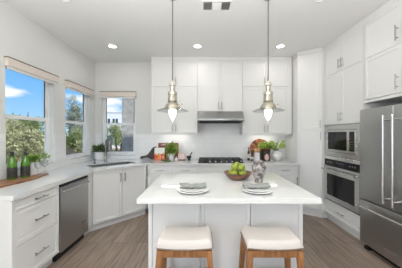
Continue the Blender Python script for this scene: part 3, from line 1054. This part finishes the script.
# ------------------------------------------------------------------ pendants
def pendant(label, x, y):
    t = thing('pendant_lamp', label, 'pendant lamp', (x, y, 1.69), group='glass pendant lamps over the island')
    top = CZ - 1.69
    MB().cyl((0, 0, .30), (0, 0, top - .02), .0055, seg=10).build('cord', M['cord'], t)
    MB().lathe([(0, top - .03), (.05, top - .028), (.062, top - .012), (.062, top - .0008), (0, top - .0008)], 28).build('ceiling_canopy', M['brass'], t, smooth=True)
    MB().lathe([(0, .305), (.012, .303), (.014, .288), (.031, .286), (.032, .262), (.036, .260), (.036, .252), (.026, .250), (.026, .246), (0, .246)], 28).build('socket_cap', M['porcelain'], t, smooth=True)
    MB().lathe([(0, .247), (.025, .245), (.025, .192), (.030, .186), (.045, .184), (.048, .178), (.048, .150), (.044, .147), (.044, .134), (.048, .131), (.048, .09), (.052, .086), (.050, .080), (.046, .076), (.060, .062), (.074, .044), (.082, .022), (.088, .018), (.088, .008), (.080, .004), (.078, .016), (.06, .03), (0, .03)], 36).build('fitter', M['brass'], t, smooth=35)
    MB().cyl((.07, 0, .04), (.098, 0, .052), .005, seg=10).sphere((.10, 0, .053), .009, u=10, v=8).build('thumb_screw', M['brass'], t, smooth=True)
    MB().lathe([(.078, .016), (.11, .008), (.145, -.004), (.167, -.014), (.170, -.018), (.166, -.018), (.144, -.009), (.11, .003), (.078, .010)], 40, closed=True).build('glass_shade', M['clear'], t, smooth=True)
    MB().lathe([(0, .028), (.050, .024), (.055, .005), (.054, -.025), (.045, -.062), (.031, -.095), (.015, -.125), (.006, -.137), (0, -.139)], 28).build('bulb_glass', M['clear'], t, smooth=True)
    MB().lathe([(0, .02), (.030, .016), (.042, -.002), (.046, -.025), (.041, -.055), (.029, -.085), (.015, -.110), (0, -.122)], 24).build('bulb', M['bulb'], t, smooth=True)
    d = bpy.data.lights.new('pendant_glow', 'POINT')
    d.energy = 0.7; d.color = (1, .93, .82); d.shadow_soft_size = .06
    l = bpy.data.objects.new('pendant_glow', d); l.location = (x, y, 1.50); COL.objects.link(l)
    return t
pendant('brushed nickel and glass pendant lamp over the left half of the island', -.322, 2.17)
pendant('brushed nickel and glass pendant lamp over the apple bowl half of the island', .69, 2.17)

# ------------------------------------------------------------------ things on the island
def plates(x, y, dl, sl, nl):
    a = thing('dinner_plate', dl, 'plate', (x, y, BASE), group='white dinner plates on the island')
    MB().lathe([(0, .006), (.085, .006), (.10, .012), (.138, .017), (.140, .020), (.137, .0215), (.10, .0165), (.085, .0105), (0, .0105)], 40).build('dish', M['ceramic'], a, smooth=True)
    MB().lathe([(.06, .0065), (.075, .0065), (.075, .0005), (.068, .0005)], 32, closed=True).build('foot_ring', M['ceramic'], a)
    b = MB().lathe([(0, .002), (.06, .002), (.07, .006), (.108, .013), (.110, .016), (.107, .0175), (.07, .0105), (.06, .007), (0, .007)], 40).build('salad_plate', M['ceramic'], None, (x, y - .004, BASE + .011), smooth=True)
    tag(b, sl, 'plate', 'white salad plates on the island')
    n = thing('cloth_napkin', nl, 'napkin', (x, y + .030, BASE + .0395), group='grey napkins on the plates')
    bm = bmesh.new()
    nx, ns = 30, 40
    rings = []
    for i in range(nx + 1):
        u = -1 + 2 * i / nx
        wv = .024 + .014 * min(1, abs(u) * 1.8) + .004 * abs(u)
        hv = .020 + .008 * abs(u)
        ring = []
        for k in range(ns):
            a_ = 2 * PI * k / ns
            pl_ = 1 + .10 * math.sin(a_ * 7 + 1.2 * u) * min(1, abs(u) * 2 + .2)
            ring.append(bm.verts.new((u * .118 + .006 * math.sin(a_ * 3) * abs(u), wv * math.cos(a_) * pl_, max(-.0085, hv * math.sin(a_) * pl_ + .003 * math.sin(u * 9)))))
        rings.append(ring)
    for p, q in zip(rings, rings[1:]):
        for k in range(ns):
            j = (k + 1) % ns
            bm.faces.new((p[k], p[j], q[j], q[k]))
    bm.faces.new(rings[0][::-1]); bm.faces.new(rings[-1])
    bmesh.ops.recalc_face_normals(bm, faces=bm.faces[:])
    mb = MB(); mb.bm.free(); mb.bm = bm
    mb.build('cloth', M['napkin'], n, smooth=50)
    ma = Matrix.Rotation(R(90), 4, 'Y') @ Matrix.Diagonal((.62, 1, 1, 1))
    MB().lathe([(.030, -.012), (.033, -.010), (.034, 0), (.033, .010), (.030, .012)], 24, closed=True, mtx=ma).build('cloth_knot', M['napkin'], n, smooth=True)
plates(-.092, 1.845, 'round white dinner plate at the left island place setting', 'small white plate stacked on the left island dinner plate', 'grey cloth napkin gathered in the middle on the left island plates')
plates(.485, 1.845, 'round white dinner plate at the island place setting below the marbled vase', 'small white plate stacked on the dinner plate below the marbled vase', 'grey cloth napkin gathered in the middle on the plates below the marbled vase')

BXC, BYC = .40, 2.36
o = MB().lathe([(0, .0), (.088, .0), (.096, .005), (.130, .036), (.164, .074), (.167, .078), (.160, .078), (.123, .038), (.088, .012), (0, .010)], 14).build('fruit_bowl', M['bowl'], None, (BXC, BYC, BASE + .0005), smooth=20)
tag(o, 'brown wooden bowl of green apples on the island', 'bowl')
rnd = random.Random(4)
ap = []
for k in range(5):
    a_ = 2 * PI * k / 5 + .25
    ap.append((.074 * math.cos(a_), .074 * math.sin(a_), .066))
ap += [(-.042, -.018, .139), (.042, -.026, .136), (.0, .052, .150)]
albl = ['green apple low in the bowl on the side of the vase', 'green apple low at the back of the wooden bowl', 'green apple low at the far left of the wooden bowl',
        'green apple low at the front left of the wooden bowl', 'green apple low at the front right of the wooden bowl',
        'green apple on top of the pile, left one', 'green apple on top of the pile, nearest the vase', 'green apple on top of the pile, at the back']
a0 = None
prof = [(0, .026), (.007, .027), (.015, .032), (.026, .031), (.034, .022), (.0375, .006), (.036, -.010), (.029, -.024), (.019, -.032), (.009, -.033), (0, -.029)]
for k, p in enumerate(ap):
    loc = (BXC + p[0], BYC + p[1], BASE + p[2])
    if a0 is None:
        a0 = thing('apple', albl[k], 'apple', loc, group='green apples in the wooden bowl')
        MB().lathe(prof[::-1], 24).build('fruit', M['apple'], a0, smooth=True)
        MB().tube([(0, 0, .027), (.002, 0, .037), (.006, 0, .046)], .0018, 6).build('stalk', M['stem'], a0)
        a0.rotation_euler = (R(20), R(10), 1)
    else:
        c = copy_thing(a0, loc, albl[k])
        c.rotation_euler = (R(rnd.uniform(-35, 35)), R(rnd.uniform(-35, 35)), rnd.uniform(0, 6))

o = MB().lathe([(0, 0), (.040, 0), (.043, .008), (.041, .022), (.047, .05), (.064, .11), (.073, .150), (.074, .168), (.066, .190), (.055, .200), (.053, .206), (.060, .212), (.064, .226), (.059, .227), (.050, .212), (.050, .20), (.058, .188), (.066, .166), (.058, .11), (.040, .05), (0, .02)], 36).build('ginger_vase', M['vase'], None, (.595, 2.19, BASE + .0005), smooth=True)
tag(o, 'grey and white marbled vase on the island beside the apple bowl', 'vase')

# ------------------------------------------------------------------ things on the left worktop
pts = []
for k in range(15):
    y = 1.93 + (2.63 - 1.93) * k / 14
    u = k / 14
    pts.append((-1.905 - .045 * (2 * u - .75) ** 2 - .01 * math.sin(9 * u), y))
for k in range(15):
    y = 2.63 - (2.63 - 1.93) * k / 14
    u = 1 - k / 14
    pts.append((-2.185 + .03 * abs(2 * u - 1) ** 3 + .006 * math.sin(14 * u), y))
o = MB().prism(pts, 0.0005, .020).build('serving_board', M['traywood'], None, (0, 0, BASE), False)
bv = o.modifiers.new('edge', 'BEVEL'); bv.width = .004; bv.segments = 2; bv.limit_method = 'ANGLE'
tag(o, 'long live-edge wooden serving board on the left worktop under the window', 'tray')
TB = BASE + .0205
def make_bottle(label, loc):
    t = thing('wine_bottle', label, 'bottle', loc, group='green wine bottles on the board')
    MB().lathe([(0, .0), (.038, 0), (.043, .006), (.0435, .15), (.041, .175), (.030, .205), (.0195, .235), (.0165, .26), (.0165, .285), (0, .285)], 28).build('glass_body', M['bottle'], t, smooth=True)
    MB().lathe([(.0440, .018), (.0440, .132), (.0436, .132), (.0436, .018)], 28, closed=True).build('paper_label', M['label'], t, smooth=30)
    MB().lathe([(0, .300), (.014, .300), (.0175, .296), (.0178, .250), (.0172, .238)], 24).build('foil_capsule', M['foil'], t, smooth=True)
    return t
bt = make_bottle('green wine bottle on the wooden board, the one nearest the photo edge', (-2.095, 2.25, TB))
copy_thing(bt, (-2.035, 2.35, TB), 'green wine bottle on the wooden board, the one beside the white planter', .6)
t = thing('herb_planter', 'white rectangular planter of feathery greenery below the left window', 'planter', (-2.11, 2.535, TB))
MB().prism(rect(-.06, .06, -.085, .085), 0, .15, [rect(-.052, .052, -.077, .077)]).box(-.055, .055, -.08, .08, 0, .01).build('trough', M['ceramic'], t)
MB().box(-.0515, .0515, -.0765, .0765, .01, .13).build('soil', M['soil'], t)
MB().leaves((0, 0, .18), (.06, .085, .05), 420, .035, 3, .5, .1, .45).leaves((.04, .14, .20), (.05, .10, .03), 70, .04, 5, .3, .1, .4).build('greenery', M['leaf'], t)
def make_wineglass(label, loc):
    t = thing('wine_glass', label, 'glass', loc, group='wine glasses on the board')
    MB().lathe([(0, .0), (.034, 0), (.034, .002), (.006, .006), (.0035, .012), (.0035, .075), (.010, .083), (.030, .105), (.037, .130), (.034, .165), (.0325, .165), (.0355, .130), (.029, .106), (.010, .086), (0, .083)], 28).build('goblet', M['clear'], t, smooth=True)
    return t
wg = make_wineglass('clear wine glass standing in front of the white planter, nearer the bottles', (-1.965, 2.44, TB))
copy_thing(wg, (-1.965, 2.55, TB), 'clear wine glass standing in front of the white planter, at the far end')

t = thing('potted_plant', 'small bushy green plant in a white pot by the sink', 'plant', (-2.05, 4.06, BASE + .0005))
MB().lathe([(0, 0), (.082, 0), (.088, .006), (.098, .165), (.090, .165), (.084, .15), (0, .15)], 32).build('pot', M['ceramic'], t, smooth=35)
MB().lathe([(0, .1505), (.083, .1505), (.083, .157), (0, .158)], 24).build('soil', M['soil'], t)
MB().leaves((0, 0, .20), (.105, .095, .075), 230, .075, 8, .5, .1, .4).build('foliage', M['leafdark'], t)

# ------------------------------------------------------------------ things on the back worktop, left of the cooktop
def at(px, Y):
    return (px - 203.0) * Y / 205.0
# dark paddle board lying against the wall
t = thing('paddle_board', 'dark walnut paddle cutting board leaning on the splashback beside the cookbook', 'cutting board', (at(149, 4.12), 4.13, BASE + .001))
out = [(-.155, .025), (-.130, .012), (-.075, .035), (-.03, .035), (.03, .006), (.105, .004), (.118, .02), (.118, .215), (.108, .235), (.085, .232), (.045, .205), (.01, .15), (-.02, .10), (-.055, .075), (-.13, .062), (-.158, .045)]
out = [(x * 1.18, z * 1.12) for x, z in out]
mp = Matrix.Rotation(R(-8), 4, 'X') @ Matrix(((1, 0, 0, 0), (0, 0, 1, 0), (0, 1, 0, 0), (0, 0, 0, 1)))
MB().prism(out, 0, .018, (), mp).build('board', M['walnut'], t)

t = thing('chopping_board', 'reddish-brown rectangular chopping board standing behind the herb pot', 'cutting board', (at(168, 4.14), 4.145, BASE + .0005), tilt=(R(-6), 0, 0))
MB().prism(rect(-.205, .205, .003, .335), 0, .02, [rect(-.15, -.05, .285, .315)], Matrix(((1, 0, 0, 0), (0, 0, 1, 0), (0, 1, 0, 0), (0, 0, 0, 1)))).build('board', M['cherry'], t)
t = thing('cookbook', 'white cookbook with a colourful salad on its cover, standing on the back worktop', 'book', (at(159, 4.05), 4.06, BASE + .003), tilt=(R(-9), 0, 0))
MB().box(-.095, .095, .004, .022, .002, .238).build('pages', M['paper'], t)
MB().box(-.098, .098, .0, .004, 0, .242).build('front_cover', M['cover'], t)
MB().box(-.098, .098, .022, .026, 0, .242).build('back_cover', M['white'], t)
t = thing('herb_pot', 'white pot of leafy basil in front of the chopping board', 'plant', (at(171.3, 3.97), 3.97, BASE + .0005))
MB().lathe([(0, 0), (.042, 0), (.048, .005), (.068, .14), (.061, .14), (.056, .125), (0, .125)], 32).build('pot', M['ceramic'], t, smooth=35)
MB().lathe([(0, .1255), (.055, .1255), (.055, .131), (0, .132)], 24).build('soil', M['soil'], t)
MB().leaves((0, 0, .215), (.095, .08, .10), 150, .08, 12, .5, .1, .6).build('foliage', M['leaf'], t)
for k, (px, y, a_, lb) in enumerate(((165.0, 3.87, .25, 'dark green cucumber lying on the worktop before the cookbook'), (167.5, 3.80, -.1, 'dark green cucumber lying in front of the herb pot'))):
    o = MB().tube([(-.075, 0, .019), (-.06, 0, .019), (-.02, .003, .019), (.03, .003, .019), (.065, 0, .019), (.075, -.002, .019)], [.006, .015, .0185, .0185, .014, .005], 14).build('cucumber', M['zucchini'], None, (at(px, y), y, BASE + .0005), smooth=True, rot=(0, 0, a_))
    tag(o, lb, 'vegetable', 'cucumbers on the back worktop')
t = thing('garlic_bulb', 'white garlic bulb on the worktop beside the herb pot', 'garlic', (at(176.3, 3.93), 3.93, BASE + .0005))
MB().lathe([(0, .0), (.018, .0), (.034, .012), (.037, .026), (.026, .046), (.010, .060), (.006, .085), (0, .086)], 9).build('bulb_head', M['paper'], t, smooth=True)
t = thing('tissue_box', 'pale pink box with a maroon base on the back worktop', 'box', (at(181.5, 4.02), 4.02, BASE + .0005))
MB().box(-.066, .066, -.03, .03, .018, .135, .004).build('box_body', M['pink'], t)
MB().box(-.072, .072, -.036, .036, 0, .018, .002).build('box_base', M['maroon'], t)
t = thing('mortar', 'small black stone mortar beside the cooktop', 'mortar', (at(189, 4.0), 4.0, BASE + .0005))
MB().lathe([(0, 0), (.036, 0), (.036, .012), (.022, .022), (.024, .03), (.044, .052), (.052, .085), (.046, .085), (.036, .056), (0, .045)], 28).build('cup', M['stonedark'], t, smooth=30)
o = MB().tube([(0, 0, 0), (.03, 0, .045), (.065, 0, .095)], [.016, .009, .012], 14).build('pestle', M['stonedark'], None, (at(189, 4.0) - .005, 4.0, BASE + .062), smooth=True)
tag(o, 'black stone pestle standing in the mortar', 'pestle')
for px, lb in ((184.6, 'white wall socket on the tiles behind the pink box'), (194.0, 'white wall socket on the tiles left of the cooktop')):
    t = thing('wall_socket', lb, 'outlet', (at(px, 4.2), 4.2115, 1.17), group='wall sockets in the splashback')
    MB().box(-.036, .036, -.006, 0, -.058, .058, .002).build('cover_plate', M['white'], t)
    for z in (-.022, .022):
        MB().box(-.016, .016, -.008, -.006, z - .014, z + .014, .001).build('receptacle', M['trim'], t)

# ------------------------------------------------------------------ things on the back worktop, right of the cooktop
t = thing('round_board', 'large round wedge-pattern wooden board leaning on the splashback behind the crock', 'cutting board', (at(260.0, 4.1), 4.095, BASE + .215), tilt=(R(-9), 0, 0))
MB().lathe([(0, -.011), (.198, -.011), (.206, -.006), (.206, .006), (.198, .011), (0, .011)], 48, mtx=Matrix.Rotation(R(90), 4, 'X')).build('board', M['wedge'], t, smooth=30)
def oil(label, px, y, h, r, m):
    t = thing('oil_bottle', label, 'bottle', (at(px, y), y, BASE + .0005), group='dark bottles right of the cooktop')
    MB().lathe([(0, 0), (r * .9, 0), (r, .005), (r, h * .58), (r * .8, h * .68), (r * .38, h * .78), (r * .36, h * .93), (0, h * .93)], 20).build('glass_body', m, t, smooth=True)
    MB().lathe([(0, h), (r * .42, h), (r * .45, h * .88), (r * .4, h * .88)], 16).build('cap', M['foil'], t, smooth=True)
    MB().lathe([(r + .0008, h * .18), (r + .0008, h * .48), (r, h * .48), (r, h * .18)], 20, closed=True).build('paper_label', M['paper'], t)
oil('tall dark bottle with pale label beside the cooktop end', 248.6, 4.02, .255, .024, M['bottledark'])
oil('short dark bottle with pale label beside the white crock', 252.0, 3.97, .165, .023, M['bottledark'])
t = thing('utensil_crock', 'white ceramic crock holding wooden spoons right of the cooktop', 'crock', (at(257.2, 3.95), 3.95, BASE + .0005))
MB().lathe([(0, 0), (.050, 0), (.056, .006), (.058, .15), (.060, .158), (.053, .158), (.051, .15), (.049, .012), (0, .01)], 32).build('jar', M['ceramic'], t, smooth=35)
for k, (dx, dy, tx, lb) in enumerate(((-.02, .0, -.035, 'wooden spoon with round head standing in the white crock'), (.012, .01, .045, 'wooden spoon leaning towards the dark tin in the white crock'))):
    o = thing('wooden_spoon', lb, 'spoon', (at(257.2, 3.95) + dx, 3.95 + dy, BASE + .012), group='wooden spoons in the crock')
    o.rotation_euler = (0, math.atan2(tx - dx, .26) * .9, 0)
    MB().cyl((0, 0, 0), (0, 0, .165), .0055, .0055, 10).build('shaft', M['spoonwood'], o, smooth=True)
    MB().sphere((0, 0, .195), .034, (1, .35, 1.15), 16, 10).build('spoon_head', M['spoonwood'], o, smooth=True)
t = thing('storage_tin', 'dark round tin with a pinkish picture and brown lid', 'tin', (at(265.8, 3.95), 3.95, BASE + .0005))
MB().lathe([(0, 0), (.076, 0), (.078, .004), (.078, .165), (.072, .17), (0, .17)], 32).build('canister', M['tin'], t, smooth=35)
MB().lathe([(0, .1705), (.083, .1705), (.083, .20), (.078, .205), (0, .206)], 32).build('lid', M['walnut'], t, smooth=35)
mb = MB()
for i in range(8):
    for j in range(1):
        a0_, a1_ = R(-122 + i * 8), R(-122 + (i + 1) * 8)
        hh = .045 * math.sin(PI * (i + .5) / 8) + .02
        vs = [mb.bm.verts.new((.0788 * math.cos(a), .0788 * math.sin(a), z)) for a, z in ((a0_, .075 - hh), (a1_, .075 - hh), (a1_, .075 + hh), (a0_, .075 + hh))]
        mb.bm.faces.new(vs)
mb.build('picture', M['tinpic'], t)
t = thing('leafy_vase', 'round white vase of bright lime-green leaves next to the dark tin', 'plant', (at(277.0, 3.98), 3.98, BASE + .0005))
MB().lathe([(0, 0), (.05, 0), (.058, .006), (.090, .05), (.105, .095), (.098, .14), (.07, .175), (.045, .188), (.047, .20), (.040, .20), (.038, .186), (0, .17)], 36).build('vase_body', M['ceramic'], t, smooth=True)
mb = MB()
rnd = random.Random(9)
stems = MB()
for k in range(70):
    a_ = rnd.uniform(0, 2 * PI)
    tip = Vector((-.11 + .18 * rnd.uniform(-1, 1), .06 * math.sin(a_) - .02, .27 + .085 * rnd.uniform(-.5, 1)))
    stems.tube([(0, 0, .18), (tip.x * .4, tip.y * .5, .23), tip], .002, 5)
    d = Vector((tip.x * 1.2, tip.y, .06 + rnd.uniform(-.08, .1))).normalized()
    s = Vector((rnd.gauss(0, 1), rnd.gauss(0, 1), rnd.gauss(0, 1))).cross(d).normalized()
    L_ = rnd.uniform(.06, .10)
    nn = d.cross(s) * .01
    vs = [mb.bm.verts.new(p) for p in (tip, tip + d * L_ * .35 + s * .026, tip + d * L_ * .75 + s * .02 + nn, tip + d * L_, tip + d * L_ * .75 - s * .02 + nn, tip + d * L_ * .35 - s * .026)]
    mb.bm.faces.new(vs)
mb.build('foliage', M['leafbright'], t)
stems.build('stems', M['leaf'], t)

# ------------------------------------------------------------------ outdoors
o = struct(MB().box(-60, 40, -30, 70, -.5, -.35).build('ground', M['ground']))
t = struct(MB().prism([(-2.02, 5.1), (.5, 5.1), (.5, 7.5), (-2.02, 7.5)], -.35, 3.6).build('wall_outside', M['stucco']))

t = thing('white_house', 'white modern house with dark windows seen through the sink window', 'house', (-12.6, 26, -.35))
MB().box(.2, 3.2, 0, 6, 0, 4.5).build('wall', M['whitehouse'], t)
MB().box(-4.5, .2, 1.0, 6, 0, 3.4).build('wing', M['whitehouse'], t)
MB().box(.15, 3.25, -.05, 6.05, 4.5, 4.62).build('roof', M['whitehouse'], t)
for xa, xb, za, zb_ in ((.5, .88, 3.05, 3.75), (1.1, 1.46, 3.05, 3.75), (1.5, 1.86, 3.05, 3.75), (2.55, 2.9, 3.05, 3.75), (-3.8, -2.4, 2.0, 2.9)):
    yy = 0 if xa > 0 else 1.0
    f = MB().prism(rect(xa, xb, za, zb_), -.03 + yy, .0 + yy, [rect(xa + .03, xb - .03, za + .03, zb_ - .03)], mx).build('window', M['trim'], t)
    MB().box(xa + .03, xb - .03, yy - .015, yy, za + .03, zb_ - .03).build('pane', M['housewindow'], f)
t = thing('tan_house', 'low house with grey roof beyond the left window', 'house', (-33, 31, -.35))
MB().box(-3, 3, 0, 6, 0, 3.6).build('wall', mat('tan_render', srgb(190, 166, 136), .9), t)
MB().prism([(-3.4, 3.6), (3.4, 3.6), (1.2, 5.0), (-1.2, 5.0)], -.4, 6.4, (), mx).build('roof', M['roof'], t)

def tree(label, x, y, h, rw, cz, rh, n, size, m, seed, name='tree', clumps=16, trunk=.1):
    t = thing(name, label, 'tree' if name == 'tree' else 'shrub', (x, y, -.35), group='trees and shrubs outside the windows')
    MB().tube([(0, 0, 0), (.05, .02, h * .4), (-.03, 0, h * .7), (0, 0, h * .92)], [trunk, trunk * .8, trunk * .5, trunk * .15], 8).build('trunk', M['bark'], t, smooth=True)
    MB().leaves((0, 0, cz), (rw, rw, rh), int(n * 2.2), size * .55, seed, .1, .3, .6, clumps).build('crown', m, t)
tree('slender grey-green tree rising tall through the middle window', -7.75, 12.4, 4.1, .58, 2.6, 1.5, 1300, .20, M['tree3'], 21, clumps=26, trunk=.06)
tree('broad olive-green tree low behind the wine bottles, near the left frame', -9.6, 9.9, 2.6, 1.2, 1.5, 1.1, 2200, .18, M['tree1'], 22)
tree('bushy green tree whose top breaks the skyline in the left window', -12.2, 14.3, 3.6, 1.2, 2.3, 1.35, 2200, .22, M['tree2'], 23)
tree('olive tree between the bottles and the planter, seen through the left window', -7.2, 8.6, 2.2, .82, 1.3, .9, 1500, .17, M['tree1'], 24)
tree('dark green shrub behind the planter greenery outside the left window', -9.3, 12.4, 2.5, .8, 1.5, 1.0, 1300, .18, M['tree2'], 25)
tree('deep green tree filling the lower half of the middle window', -6.3, 10.2, 2.1, .8, 1.25, .85, 1500, .17, M['tree2'], 26)
tree('olive shrub beside the fence outside the middle window', -5.2, 8.9, 1.6, .5, .95, .6, 700, .15, M['tree1'], 27)
tree('thin-leaved small tree outside the sink window, left of the grey wall', -4.35, 10.2, 2.5, .6, 1.75, .7, 700, .15, M['tree2'], 28, clumps=14, trunk=.07)
tree('grey-green sparse tree outside the sink window, behind the faucet', -4.0, 8.5, 2.2, .5, 1.3, .75, 500, .14, M['tree3'], 29, clumps=12, trunk=.07)
for k, (x, y) in enumerate(((-13, 17.4), (-16.5, 19), (-20, 21.5), (-12, 20.8), (-24, 23), (-8.4, 21))):
    tree(['distant rounded tree at the left window, behind the bushy one', 'distant rounded tree at the left window skyline, right of the roof', 'distant rounded tree beside the tan house', 'distant rounded tree behind the slender middle-window tree', 'distant rounded tree in front of the tan house', 'distant rounded tree at the foot of the white house'][k],
         x, y, 2.6, 1.5, 1.4, 1.2, 1100, .30, M['tree1'] if k % 2 else M['tree2'], 40 + k)
t = thing('garden_fence', 'weathered board fence beyond the middle window', 'fence', (-9.6, 14.3, -.35), R(-8))
for k in range(16):
    MB().box(k * .22, k * .22 + .19, 0, .03, 0, 1.55).build('board', M['fence'], t)
MB().box(0, 3.5, .03, .07, 1.2, 1.3).build('rail', M['fence'], t)
MB().box(0, 3.5, .03, .07, .3, .4).build('rail', M['fence'], t)
